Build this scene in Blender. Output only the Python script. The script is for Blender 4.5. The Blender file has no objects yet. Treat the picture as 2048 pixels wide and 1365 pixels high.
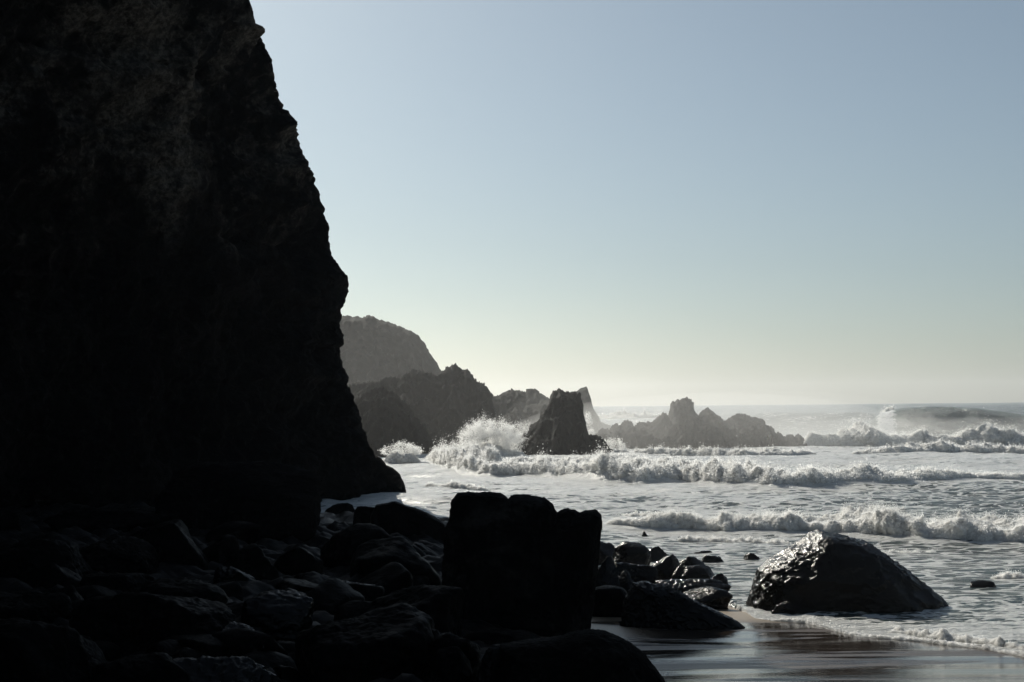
import bpy, bmesh, math
import numpy as np

# ------------------------------------------------------------------ camera, sky, sun
SC = bpy.context.scene
W2, H2, F2 = 2048.0, 1365.0, 2048.0 * 50 / 36          # photograph pixels, 50 mm on 36 mm
EYE = np.array([0.0, 0.0, 3.5])
PITCH, ROLL = math.radians(2.60), math.radians(0.54)
SUN_AZ, SUN_EL = math.radians(-24), math.radians(30)    # azimuth from +Y towards +X

_F = np.array([0, math.cos(PITCH), math.sin(PITCH)])
_R0 = np.array([1.0, 0, 0]); _U0 = np.array([0, -math.sin(PITCH), math.cos(PITCH)])
_R = math.cos(ROLL) * _R0 - math.sin(ROLL) * _U0
_U = math.sin(ROLL) * _R0 + math.cos(ROLL) * _U0

cam = bpy.data.cameras.new('camera'); cam.lens = 50; cam.sensor_width = 36
cam.clip_start = 0.1; cam.clip_end = 8000
camo = bpy.data.objects.new('camera', cam); SC.collection.objects.link(camo)
from mathutils import Matrix
M = Matrix(((_R[0], _U[0], -_F[0], EYE[0]), (_R[1], _U[1], -_F[1], EYE[1]), (_R[2], _U[2], -_F[2], EYE[2]), (0, 0, 0, 1)))
camo.matrix_world = M
SC.camera = camo

world = bpy.data.worlds.new('World'); SC.world = world; world.use_nodes = True
wn = world.node_tree; bg = wn.nodes['Background']
sky = wn.nodes.new('ShaderNodeTexSky'); sky.sky_type = 'NISHITA'; sky.sun_disc = False
sky.sun_elevation = SUN_EL; sky.sun_rotation = SUN_AZ
sky.air_density = 1.0; sky.dust_density = 0.9; sky.ozone_density = 2.0
hsv = wn.nodes.new('ShaderNodeHueSaturation'); hsv.inputs['Saturation'].default_value = 0.66
tint = wn.nodes.new('ShaderNodeMix'); tint.data_type = 'RGBA'; tint.blend_type = 'MULTIPLY'; tint.inputs[0].default_value = 1.0
tint.inputs[7].default_value = (0.845, 0.968, 1.02, 1)
wn.links.new(sky.outputs[0], hsv.inputs['Color']); wn.links.new(hsv.outputs[0], tint.inputs[6]); wn.links.new(tint.outputs[2], bg.inputs[0])
bg.inputs[1].default_value = 0.060

sun = bpy.data.lights.new('sun', 'SUN'); sun.energy = 4.9; sun.angle = math.radians(0.5); sun.color = (1.0, 0.95, 0.84)
suno = bpy.data.objects.new('sun', sun); SC.collection.objects.link(suno)
from mathutils import Vector
SDIR = Vector((math.sin(SUN_AZ) * math.cos(SUN_EL), math.cos(SUN_AZ) * math.cos(SUN_EL), math.sin(SUN_EL)))
suno.rotation_euler = SDIR.to_track_quat('Z', 'Y').to_euler()
suno.location = (-40, 60, 60)

SC.view_settings.view_transform = 'Standard'; SC.view_settings.look = 'None'
SC.view_settings.exposure = 0.0; SC.view_settings.gamma = 1.0
SC.render.engine = 'CYCLES'
SC.cycles.use_denoising = True
SC.cycles.max_bounces = 6; SC.cycles.diffuse_bounces = 3; SC.cycles.glossy_bounces = 3
SC.cycles.transmission_bounces = 3; SC.cycles.volume_bounces = 1; SC.cycles.transparent_max_bounces = 8
SC.cycles.caustics_reflective = False; SC.cycles.caustics_refractive = False
SC.cycles.sample_clamp_indirect = 3.0
HAZE = 0.00031

# ------------------------------------------------------------------ helpers
def ray(px, py):
    d = _F * F2 + _R * (px - W2 / 2) + _U * (H2 / 2 - py)
    return d
def at_y(px, py, Y):
    d = ray(px, py); return EYE + d * (Y / d[1])
def at_z(px, py, z=0.0):
    d = ray(px, py); return EYE + d * ((z - EYE[2]) / d[2])
def proj(P):
    Q = np.asarray(P) - EYE
    w = Q @ _F
    return W2 / 2 + F2 * (Q @ _R) / w, H2 / 2 - F2 * (Q @ _U) / w
def sstep(a, b, x):
    t = np.clip((np.asarray(x, float) - a) / (b - a), 0, 1); return t * t * (3 - 2 * t)

_rs = np.random.RandomState(5)
_PERM = np.concatenate([_rs.permutation(512)] * 3).astype(np.int64)
_G3 = _rs.normal(size=(512, 3)); _G3 /= np.linalg.norm(_G3, axis=1)[:, None]
_a = _rs.uniform(0, 2 * math.pi, 512); _G2 = np.stack([np.cos(_a), np.sin(_a)], 1)
def perlin2(x, y, seed=0):
    x = np.asarray(x, float) + seed * 17.31; y = np.asarray(y, float) - seed * 9.77
    xi = np.floor(x).astype(np.int64); yi = np.floor(y).astype(np.int64)
    fx = x - xi; fy = y - yi; xi &= 511; yi &= 511
    u = fx * fx * fx * (fx * (fx * 6 - 15) + 10); v = fy * fy * fy * (fy * (fy * 6 - 15) + 10)
    def g(a, b):
        h = _PERM[_PERM[(xi + a) & 511] + ((yi + b) & 511)]
        return _G2[h, 0] * (fx - a) + _G2[h, 1] * (fy - b)
    n0 = g(0, 0) * (1 - u) + g(1, 0) * u; n1 = g(0, 1) * (1 - u) + g(1, 1) * u
    return (n0 * (1 - v) + n1 * v) * 1.5
def perlin3(P, seed=0):
    P = np.asarray(P, float) + np.array([seed * 13.7, seed * 7.3, -seed * 3.9])
    I = np.floor(P).astype(np.int64); Fr = P - I; I &= 511
    u = Fr * Fr * Fr * (Fr * (Fr * 6 - 15) + 10)
    def g(a, b, c):
        h = _PERM[_PERM[_PERM[(I[:, 0] + a) & 511] + ((I[:, 1] + b) & 511)] + ((I[:, 2] + c) & 511)]
        G = _G3[h]
        return G[:, 0] * (Fr[:, 0] - a) + G[:, 1] * (Fr[:, 1] - b) + G[:, 2] * (Fr[:, 2] - c)
    def lx(b, c): return g(0, b, c) * (1 - u[:, 0]) + g(1, b, c) * u[:, 0]
    z0 = lx(0, 0) * (1 - u[:, 1]) + lx(1, 0) * u[:, 1]
    z1 = lx(0, 1) * (1 - u[:, 1]) + lx(1, 1) * u[:, 1]
    return (z0 * (1 - u[:, 2]) + z1 * u[:, 2]) * 1.5
def fbm3(P, freq, octv, seed=0, gain=0.5, kind='n'):
    s = np.zeros(len(P)); a = 1.0
    for k in range(octv):
        n = perlin3(P * freq, seed + k)
        if kind == 'b': n = np.abs(n) * 2 - 0.5
        elif kind == 'r': n = 0.5 - np.abs(n) * 2
        s += a * n; a *= gain; freq *= 2.03
    return s

def mesh_obj(name, V, F, mat, parent=None, smooth=True, attrs=None):
    V = np.ascontiguousarray(V, np.float32); F = np.ascontiguousarray(F, np.int32)
    me = bpy.data.meshes.new(name)
    me.vertices.add(len(V)); me.vertices.foreach_set('co', V.ravel())
    n, k = F.shape
    me.loops.add(n * k); me.loops.foreach_set('vertex_index', F.ravel())
    me.polygons.add(n); me.polygons.foreach_set('loop_start', np.arange(0, n * k, k, dtype=np.int32))
    me.polygons.foreach_set('use_smooth', np.full(n, smooth, dtype=bool))
    me.update(calc_edges=True)
    for an, av in (attrs or {}).items():
        at = me.attributes.new(an, 'FLOAT', 'POINT'); at.data.foreach_set('value', np.ascontiguousarray(av, np.float32))
    me.materials.append(mat)
    o = bpy.data.objects.new(name, me); SC.collection.objects.link(o)
    if parent is not None: o.parent = parent
    return o
def grid_faces(nr, nc):
    i = np.arange((nr - 1) * nc).reshape(nr - 1, nc)[:, :-1].ravel()
    return np.stack([i, i + 1, i + nc + 1, i + nc], 1)
def tag(o, label, cat, group=None):
    o['label'] = label; o['category'] = cat
    if group: o['group'] = group
    return o
def kind(o, k): o['kind'] = k; return o
_ICO = {}
def ico(n):
    if n not in _ICO:
        bm = bmesh.new(); bmesh.ops.create_icosphere(bm, subdivisions=n, radius=1.0)
        V = np.array([v.co[:] for v in bm.verts]); Fc = np.array([[v.index for v in f.verts] for f in bm.faces])
        bm.free(); V /= np.linalg.norm(V, axis=1)[:, None]; _ICO[n] = (V, Fc)
    return _ICO[n]

# ------------------------------------------------------------------ materials
class NT:
    def __init__(s, name):
        s.m = bpy.data.materials.new(name); s.m.use_nodes = True; s.t = s.m.node_tree
        s.t.nodes.clear(); s.out = s.t.nodes.new('ShaderNodeOutputMaterial')
    def n(s, typ, **kw):
        nd = s.t.nodes.new('ShaderNode' + typ)
        for k, v in kw.items():
            if k.startswith('_'): setattr(nd, k[1:], v)
            else: s.set(nd.inputs[k.replace('__', ' ')], v)
        return nd
    def set(s, sock, v):
        if hasattr(v, 'is_output') or isinstance(v, bpy.types.NodeSocket): s.t.links.new(v, sock)
        else: sock.default_value = v
    def math(s, op, a, b=0.0, c=None, clamp=False):
        nd = s.t.nodes.new('ShaderNodeMath'); nd.operation = op; nd.use_clamp = clamp
        s.set(nd.inputs[0], a); s.set(nd.inputs[1], b)
        if c is not None: s.set(nd.inputs[2], c)
        return nd.outputs[0]
    def pos(s, scale=(1, 1, 1), rot=(0, 0, 0)):
        g = s.t.nodes.new('ShaderNodeNewGeometry'); mp = s.t.nodes.new('ShaderNodeMapping')
        mp.inputs['Scale'].default_value = scale; mp.inputs['Rotation'].default_value = rot
        s.t.links.new(g.outputs['Position'], mp.inputs['Vector']); return mp.outputs[0]
    def noise(s, vec, scale, detail=6, rough=0.55, dist=0.0):
        nd = s.n('TexNoise', Scale=scale, Detail=detail, Roughness=rough, Distortion=dist); s.t.links.new(vec, nd.inputs['Vector'])
        return nd.outputs['Fac']
    def ramp(s, v, a, b, lo=0.0, hi=1.0):
        nd = s.t.nodes.new('ShaderNodeMapRange'); nd.interpolation_type = 'SMOOTHSTEP'
        s.set(nd.inputs['Value'], v)
        for k, x in (('From Min', a), ('From Max', b), ('To Min', lo), ('To Max', hi)): s.set(nd.inputs[k], x)
        return nd.outputs[0]
    def mixc(s, f, a, b):
        nd = s.t.nodes.new('ShaderNodeMix'); nd.data_type = 'RGBA'
        s.set(nd.inputs['Factor'], f); s.set(nd.inputs[6], a); s.set(nd.inputs[7], b); return nd.outputs[2]
    def bump(s, h, dist, strength=1.0, normal=None):
        nd = s.n('Bump', Strength=strength, Distance=dist, Height=h)
        if normal is not None: s.t.links.new(normal, nd.inputs['Normal'])
        return nd.outputs[0]
    def attr(s, name):
        nd = s.t.nodes.new('ShaderNodeAttribute'); nd.attribute_name = name; return nd.outputs['Fac']
    def done(s, sh): s.t.links.new(sh, s.out.inputs['Surface']); return s.m

def rgb(r, g, b): return (r, g, b, 1.0)
def rock_mat(name, dark, light, patch_lo, patch_hi, patch_scale, rough_lo, rough_hi, spec, bump_scale, bump_dist, stretch=(1, 1, 1), zone=None):
    t = NT(name); p = t.pos(); ps = t.pos(stretch)
    big = t.noise(ps, patch_scale, 8, 0.6, 0.6)
    fine = t.noise(p, patch_scale * 9, 6, 0.65)
    mask = t.ramp(t.math('ADD', t.math('MULTIPLY', big, 0.7), t.math('MULTIPLY', fine, 0.3)), patch_lo, patch_hi)
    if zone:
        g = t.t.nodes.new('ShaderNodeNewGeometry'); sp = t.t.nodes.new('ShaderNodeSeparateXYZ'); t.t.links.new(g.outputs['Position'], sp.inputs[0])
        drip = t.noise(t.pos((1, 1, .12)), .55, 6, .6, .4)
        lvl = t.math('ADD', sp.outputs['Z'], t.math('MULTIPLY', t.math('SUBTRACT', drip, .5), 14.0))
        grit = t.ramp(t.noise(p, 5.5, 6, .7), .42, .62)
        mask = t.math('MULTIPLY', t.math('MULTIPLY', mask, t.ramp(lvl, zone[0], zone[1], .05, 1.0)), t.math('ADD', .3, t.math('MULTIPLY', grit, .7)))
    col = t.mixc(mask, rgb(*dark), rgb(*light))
    r = t.ramp(t.noise(p, 2.3, 4), 0.35, 0.65, rough_lo, rough_hi)
    h = t.math('ADD', t.noise(p, bump_scale, 8, 0.62, 0.3), t.math('MULTIPLY', t.noise(p, bump_scale * 6, 4, 0.6), 0.25))
    b = t.bump(h, bump_dist, 1.0)
    s = t.n('BsdfPrincipled', Base__Color=col, Roughness=r, Normal=b); s.inputs['Specular IOR Level'].default_value = spec
    return t.done(s.outputs[0])
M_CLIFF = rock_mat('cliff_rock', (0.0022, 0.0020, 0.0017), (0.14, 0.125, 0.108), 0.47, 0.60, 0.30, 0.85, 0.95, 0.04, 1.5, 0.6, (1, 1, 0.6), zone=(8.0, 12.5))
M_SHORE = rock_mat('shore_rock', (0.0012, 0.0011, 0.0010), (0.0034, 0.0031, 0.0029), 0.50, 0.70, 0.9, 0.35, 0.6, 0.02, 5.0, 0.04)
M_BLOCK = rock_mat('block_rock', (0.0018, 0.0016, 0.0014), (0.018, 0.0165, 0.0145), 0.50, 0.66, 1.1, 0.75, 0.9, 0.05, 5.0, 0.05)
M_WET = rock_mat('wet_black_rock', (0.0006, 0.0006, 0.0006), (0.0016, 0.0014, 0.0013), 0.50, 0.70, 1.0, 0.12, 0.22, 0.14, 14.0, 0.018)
M_CRAG = rock_mat('far_rock', (0.003, 0.003, 0.0028), (0.010, 0.0095, 0.0085), 0.45, 0.65, 0.2, 0.85, 0.95, 0.15, 1.0, 0.3)

def sand_mat():
    t = NT('wet_sand'); p = t.pos(); ps = t.pos((0.16, 1.0, 1.0))
    st = t.noise(ps, 1.1, 7, 0.6, 0.5)
    wet = t.attr('wet')
    film = t.math('MULTIPLY', t.ramp(st, 0.40, 0.52), wet)
    grain = t.noise(p, 160, 3, 0.6)
    col = t.mixc(film, t.mixc(wet, rgb(0.27, 0.21, 0.145), rgb(0.060, 0.043, 0.032)), rgb(0.030, 0.023, 0.018))
    fl = t.noise(t.pos((0.22, 1.6, 1.0)), 2.6, 8, 0.68, 0.8)                     # foam residue left in thin streaks
    fleck = t.math('MULTIPLY', t.ramp(fl, 0.62, 0.66), wet)
    col = t.mixc(fleck, col, rgb(0.55, 0.55, 0.53))
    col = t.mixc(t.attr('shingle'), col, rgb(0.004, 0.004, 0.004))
    rough = t.math('ADD', t.ramp(film, 0.0, 1.0, 0.40, 0.06), t.math('MULTIPLY', fleck, 0.4), clamp=True)
    h = t.math('ADD', t.math('MULTIPLY', grain, t.ramp(film, 0, 1, 0.5, 0.10)), t.math('MULTIPLY', t.noise(ps, 7, 5, 0.6), 1.0))
    b = t.bump(h, 0.010, t.ramp(film, 0, 1, 0.9, 0.35))
    s = t.n('BsdfPrincipled', Base__Color=col, Roughness=rough, Normal=b)
    t.set(s.inputs['Specular IOR Level'], t.ramp(t.attr('shingle'), 0, 1, .5, .03))
    return t.done(s.outputs[0])
M_SAND = sand_mat()

def sea_mat():
    t = NT('sea_water'); cov = t.attr('foam')
    p = t.pos(); ps = t.pos((0.55, 1.25, 1.0))
    n1 = t.noise(ps, 0.55, 9, 0.62, 1.2)
    n2 = t.noise(ps, 3.2, 7, 0.65, 0.8)
    lace = t.n('TexVoronoi', _feature='DISTANCE_TO_EDGE', Scale=2.2); 
    warp = t.n('VectorMath', _operation='ADD'); t.t.links.new(ps, warp.inputs[0])
    wn_ = t.n('TexNoise', Scale=1.6, Detail=4.0); t.t.links.new(ps, wn_.inputs['Vector']); t.t.links.new(wn_.outputs['Color'], warp.inputs[1])
    t.t.links.new(warp.outputs[0], lace.inputs['Vector'])
    web = t.ramp(lace.outputs['Distance'], 0.02, 0.16, 0.16, -0.06)
    v = t.math('ADD', t.math('ADD', t.math('MULTIPLY', n1, 0.65), t.math('MULTIPLY', n2, 0.35)), web)
    thr = t.math('SUBTRACT', 0.78, t.math('MULTIPLY', cov, 0.50))
    foam = t.ramp(t.math('SUBTRACT', v, thr), -0.05, 0.07)
    rip = t.math('ADD', t.noise(t.pos((0.8, 1.6, 1)), 3.0, 6, 0.6, 0.4), t.math('MULTIPLY', t.noise(t.pos((1, 1.6, 1)), 16, 4, 0.6), 0.22))
    b = t.bump(rip, 0.48, 1.0)
    fb = t.bump(t.math('ADD', t.math('MULTIPLY', n2, 1.0), t.math('MULTIPLY', t.noise(p, 14, 5, 0.65), 0.35)), 0.26, 1.0)
    backlit_turb = t.attr('backlit_turb')
    wcol = t.mixc(backlit_turb, t.mixc(t.ramp(n1, 0.35, 0.65), rgb(0.030, 0.058, 0.062), rgb(0.060, 0.092, 0.092)), rgb(0.14, 0.19, 0.165))  # far wave face: cloudy green water, lightened with painted-in backlight and haze
    w = t.n('BsdfPrincipled', Base__Color=wcol, Roughness=0.20, IOR=1.333, Normal=b)
    fcol = t.mixc(t.ramp(n2, 0.3, 0.7), rgb(0.64, 0.65, 0.64), rgb(0.90, 0.90, 0.87))
    f = t.n('BsdfPrincipled', Base__Color=fcol, Roughness=0.26, Normal=fb); f.inputs['Specular IOR Level'].default_value = 0.55
    mx = t.n('MixShader', Fac=foam); t.t.links.new(w.outputs[0], mx.inputs[1]); t.t.links.new(f.outputs[0], mx.inputs[2])
    return t.done(mx.outputs[0])
M_SEA = sea_mat()

def foam_mat(name, dark, light, scale, trans, sss=0.0):
    t = NT(name); p = t.pos()
    n = t.noise(p, scale, 8, 0.68)
    col = t.mixc(t.ramp(n, 0.3, 0.68), rgb(*dark), rgb(*light))
    b = t.bump(n, 1.2 / scale, 1.0)
    if sss:
        d = t.n('BsdfPrincipled', Base__Color=col, Roughness=0.9, Normal=b); d.inputs['Specular IOR Level'].default_value = 0.1
        d.inputs['Subsurface Weight'].default_value = 1.0; d.inputs['Subsurface Radius'].default_value = (1, 1, 1); d.inputs['Subsurface Scale'].default_value = sss
        return t.done(d.outputs[0])
    d = t.n('BsdfDiffuse', Color=col)
    tr = t.n('BsdfTranslucent', Color=col)
    mx = t.n('MixShader', Fac=trans); t.t.links.new(d.outputs[0], mx.inputs[1]); t.t.links.new(tr.outputs[0], mx.inputs[2])
    return t.done(mx.outputs[0])
M_FOAM = foam_mat('white_water', (0.50, 0.49, 0.465), (0.82, 0.81, 0.775), 6.0, 0.0, 0.16)
M_DROP = foam_mat('spray_drops', (0.90, 0.90, 0.89), (0.95, 0.95, 0.94), 2.0, 0.75)

# ------------------------------------------------------------------ ground, beach and sea
_by = np.array([-60, -20, 0, 10, 15.5, 20, 24, 30, 45, 120, 400.0]); _bz = np.array([3.2, 2.2, 1.6, 0.85, 0.45, 0.20, 0.04, -0.25, -0.8, -2.2, -2.4])
def ground(x, y):
    b = np.interp(y, _by, _bz)
    w = sstep(1.3, -2.5, x) * (1 - sstep(35, 44, y))
    return b + w * (np.maximum(b, 0.55 + 0.35 * sstep(-2, -9, x)) - b)
def hit(px, py):
    d = ray(px, py); t = (0 - EYE[2]) / d[2]
    for _ in range(40):
        P = EYE + d * t; t += 0.7 * (max(float(ground(P[0], P[1])), 0.0 if P[1] > 24 else -1) - P[2]) / d[2]
    return EYE + d * t
def sand():
    nx, ny = 360, 520
    x = np.linspace(-60, 60, nx) if False else np.concatenate([np.linspace(-70, -14, 40), np.linspace(-13.8, 16, 280), np.linspace(16.4, 80, 40)])
    y = np.concatenate([np.linspace(-50, 9, 60), np.linspace(9.1, 34, 400), np.linspace(34.2, 70, 110)])
    X, Y = np.meshgrid(x, y); z = ground(X, Y)
    z += 0.010 * perlin2(X * 0.35, Y * 1.6, 3) + 0.03 * perlin2(X * .25, Y * .5, 8)
    # a low drier mound behind the foreground boulder, beside the tall block
    m = np.exp(-(((X - 1.0) / 1.0) ** 2 + ((Y - 20.8) / 1.2) ** 2)); z += 0.10 * m
    wet = 1 - sstep(22.0, 22.8, Y + 0.25 * perlin2(X, Y, 4)) ; wet = np.clip(wet - 1.2 * m, 0, 1)
    V = np.stack([X, Y, z], -1).reshape(-1, 3)
    rub = np.abs(perlin2(X * 1.3, Y * 1.3, 41)) * .30 + np.abs(perlin2(X * 3.4, Y * 3.4, 42)) * .13 + np.abs(perlin2(X * 8, Y * 8, 43)) * .05
    z = z + rub * sstep(0.6, -0.6, X); V = np.stack([X, Y, z], -1).reshape(-1, 3)
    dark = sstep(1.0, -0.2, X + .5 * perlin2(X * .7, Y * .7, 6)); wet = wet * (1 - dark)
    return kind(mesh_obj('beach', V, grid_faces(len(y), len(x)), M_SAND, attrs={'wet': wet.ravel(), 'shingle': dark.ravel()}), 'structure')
sand()

EDGE_PX = [(1508, 1239), (1560, 1243), (1608, 1246), (1640, 1255), (1678, 1268), (1720, 1274), (1760, 1277), (1800, 1281), (1844, 1284), (1894, 1291), (1952, 1297), (2005, 1307), (2048, 1315), (2120, 1328), (2250, 1350)]
_e = np.array([hit(*p) for p in EDGE_PX])
_e = _e[np.argsort(_e[:, 0])]
EX = np.concatenate([[-80, -9, -3, 0.5, 2.5, 3.55, 3.8], _e[:, 0], [60]]); EY = np.concatenate([[52, 50, 34, 29, 28, 27.0, 24.2], _e[:, 1], [_e[-1, 1] - 6]])
def edge_y(x):
    return np.interp(x, EX, EY) + 0.16 * perlin2(np.asarray(x) * 1.3, 0 * np.asarray(x), 11) + 0.07 * perlin2(np.asarray(x) * 4.3, 0 * np.asarray(x), 12)

def crest(nodes):
    """[(px, py_base, py_top)] -> world x, y_front, height of a breaker"""
    X, Yf, Hh = [], [], []
    for px, pb, pt in nodes:
        P = at_z(px, pb, 0.05); T = at_y(px, pt, P[1] + 0.6); X.append(P[0]); Yf.append(P[1]); Hh.append(max(T[2], 0.1))
    return np.array(X), np.array(Yf), np.array(Hh)
MID = crest([(850, 918, 905), (890, 935, 898), (930, 946, 902), (980, 952, 916), (1040, 950, 926), (1100, 955, 918), (1200, 962, 918), (1280, 966, 920), (1360, 962, 918), (1450, 970, 926), (1540, 974, 926), (1640, 972, 934), (1750, 970, 936), (1850, 965, 938), (1950, 960, 942), (2060, 957, 946), (2250, 952, 946)])
NEAR = crest([(1200, 1052, 1040), (1280, 1054, 1034), (1380, 1056, 1028), (1450, 1061, 1024), (1520, 1062, 1028), (1600, 1062, 1032), (1680, 1066, 1036), (1760, 1072, 1030), (1840, 1080, 1032), (1930, 1083, 1040), (2060, 1085, 1042), (2250, 1090, 1050)])
FARW = crest([(1600, 893, 880), (1660, 893, 868), (1720, 893, 856), (1745, 893, 845), (1775, 892, 856), (1830, 890, 864), (1900, 890, 860), (1980, 890, 862), (2060, 890, 860), (2250, 890, 862)])

def green_wave(x, y):
    """the unbroken rising face of the far wave, and its lower shoulder to the left"""
    yc = 150 + 0.06 * (x - 38)
    s = x / y
    h = np.interp(s, [.225, .245, .259, .273, .29, .308, .3256, .36, .41, .5], [0, .9, 2.2, 2.75, 3.0, 2.95, 2.7, 1.9, 1.5, 1.0])
    d = y - yc
    z = h * np.exp(-np.where(d < 0, (d / 4.2) ** 2, (d / 16) ** 2))
    yc2 = 178 - 0.1 * (x - 30)
    d2 = y - yc2; h2 = 2.3 * sstep(0.135, 0.18, s) * (1 - sstep(0.24, 0.29, s))
    return z + h2 * np.exp(-np.where(d2 < 0, (d2 / 6) ** 2, (d2 / 18) ** 2))

def sea_height(X, Y):
    dy = 0.0032 * Y
    def fade(lam): return sstep(2.0, 5.0, lam / np.maximum(dy, 1e-6))
    amp = np.interp(Y, [20, 30, 45, 60, 90, 130, 300, 2600], [.02, .07, .17, .24, .28, .34, .5, .9])
    wx = X + 1.2 * perlin2(X * .12, Y * .2, 21)
    wy = Y + 0.9 * perlin2(X * .15, Y * .25, 22)
    z = 0.55 * perlin2(wx / 11, wy / 4.2, 23)
    r = 1 - np.abs(perlin2(wx / 4.3, wy / 1.7, 24)) * 2; z += 0.50 * (r - .45) * fade(1.7)
    r = 1 - np.abs(perlin2(wx / 1.7, wy / .75, 25)) * 2; z += 0.24 * (r - .45) * fade(.75)
    z += 0.14 * perlin2(wx / .55, wy / .3, 26) * fade(.3)
    z *= amp
    z += 0.9 * np.sin((Y + 0.15 * X) / 38 * 2 * math.pi + 2 * perlin2(X / 160, Y / 160, 27)) * sstep(170, 420, Y) * (0.6 + 0.6 * perlin2(X / 60, Y / 200, 28))
    z += green_wave(X, Y)
    for (x0, y0, h0), wb in ((MID, 7.0), (NEAR, 3.0)):
        d = Y - (np.interp(X, x0, y0) + 1.0); hh = np.interp(X, x0, h0, left=0, right=h0[-1])
        z += 0.45 * hh * np.exp(-np.where(d < 0, (d / 1.0) ** 2, (d / wb) ** 2))
    return z
def sea():
    u = np.concatenate([np.linspace(-2.2, -0.30, 40, endpoint=False), np.linspace(-0.30, -0.16, 60, endpoint=False), np.linspace(-0.16, 0.42, 800, endpoint=False), np.linspace(0.42, 0.62, 60, endpoint=False), np.linspace(0.62, 2.2, 40)])
    ny = 1500
    y = 16.5 * np.exp(np.linspace(0, math.log(2500 / 16.5), ny))
    U, Y = np.meshgrid(u, y); X = U * np.minimum(Y, 640)
    z = sea_height(X, Y)
    e = edge_y(X); d = Y - e
    g = ground(X, Y)
    film = g + 0.012 + 0.035 * sstep(0.05, 1.6, d) + 0.02 * sstep(0, 1.2, d) * np.abs(perlin2(X * 3, Y * 4, 31)) * 2
    lvl = np.maximum(z + 0.02, film)
    z = np.where(Y < 60, film * (1 - sstep(1.0, 4.0, d)) + lvl * sstep(1.0, 4.0, d), z)
    z = np.where(d < 0, g - 0.05 - 0.3 * np.minimum(-d, 2), z)
    z = np.where((d >= 0) & (d < 0.25), (g - 0.05) + (z - g + 0.05) * sstep(-0.02, 0.2, d), z)
    s = X / Y
    cov = np.interp(Y, [20, 26, 34, 45, 60, 72, 100, 125, 140, 200, 600, 2500], [.70, .50, .58, .66, .80, .92, .88, .66, .30, .22, .18, .10])
    cov -= sstep(0.12, 0.32, s) * np.interp(Y, [20, 30, 36, 42, 60, 66, 100, 130, 300], [0, .1, .16, .30, .34, .16, .05, .05, .06])
    cov += sstep(0.16, 0.06, s) * np.interp(Y, [110, 130, 220, 400], [0, .35, .30, .1])
    for (x0, y0, h0), L in ((MID, 6.0), (NEAR, 4.0)):
        dd = Y - np.interp(X, x0, y0); cov += 0.30 * np.exp(-np.where(dd < 0, (dd / 1.5) ** 2, (dd / L) ** 2)) * (X > x0[0])
    cov += 0.12 * (X < -3) * (Y > 40) * (Y < 60)
    cov += 0.42 * sstep(2.8, .1, d) * (d > -1) * (Y < 24)
    gw = green_wave(X, Y); yc = 150 + 0.06 * (X - 38)
    cov = np.where((gw > 0.5) & (Y < yc + 1), np.minimum(cov, 0.02), cov)
    lip = sstep(.010, .003, np.abs(s - 0.262)) * (Y < yc + 2) * (Y > yc - 9); cov += lip * 0.9
    V = np.stack([X, Y, z], -1).reshape(-1, 3)
    return kind(mesh_obj('sea', V, grid_faces(ny, len(u)), M_SEA, attrs={'foam': np.clip(cov, 0, 1.3).ravel(), 'backlit_turb': (np.clip(gw / 2.4, 0, 1) * (Y < yc + 2)).ravel()}), 'structure')
sea()

# ------------------------------------------------------------------ white water and spray
def drops(name, P, size, mat, parent, rs):
    n = len(P)
    D = rs.normal(size=(n, 3, 3)); D /= np.linalg.norm(D, axis=2)[:, :, None]
    V = (P[:, None, :] + D * size[:, None, None]).reshape(-1, 3)
    Fc = np.arange(n * 3).reshape(n, 3)
    o = mesh_obj(name, V, Fc, mat, parent, smooth=False); kind(o, 'stuff'); return o

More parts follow.
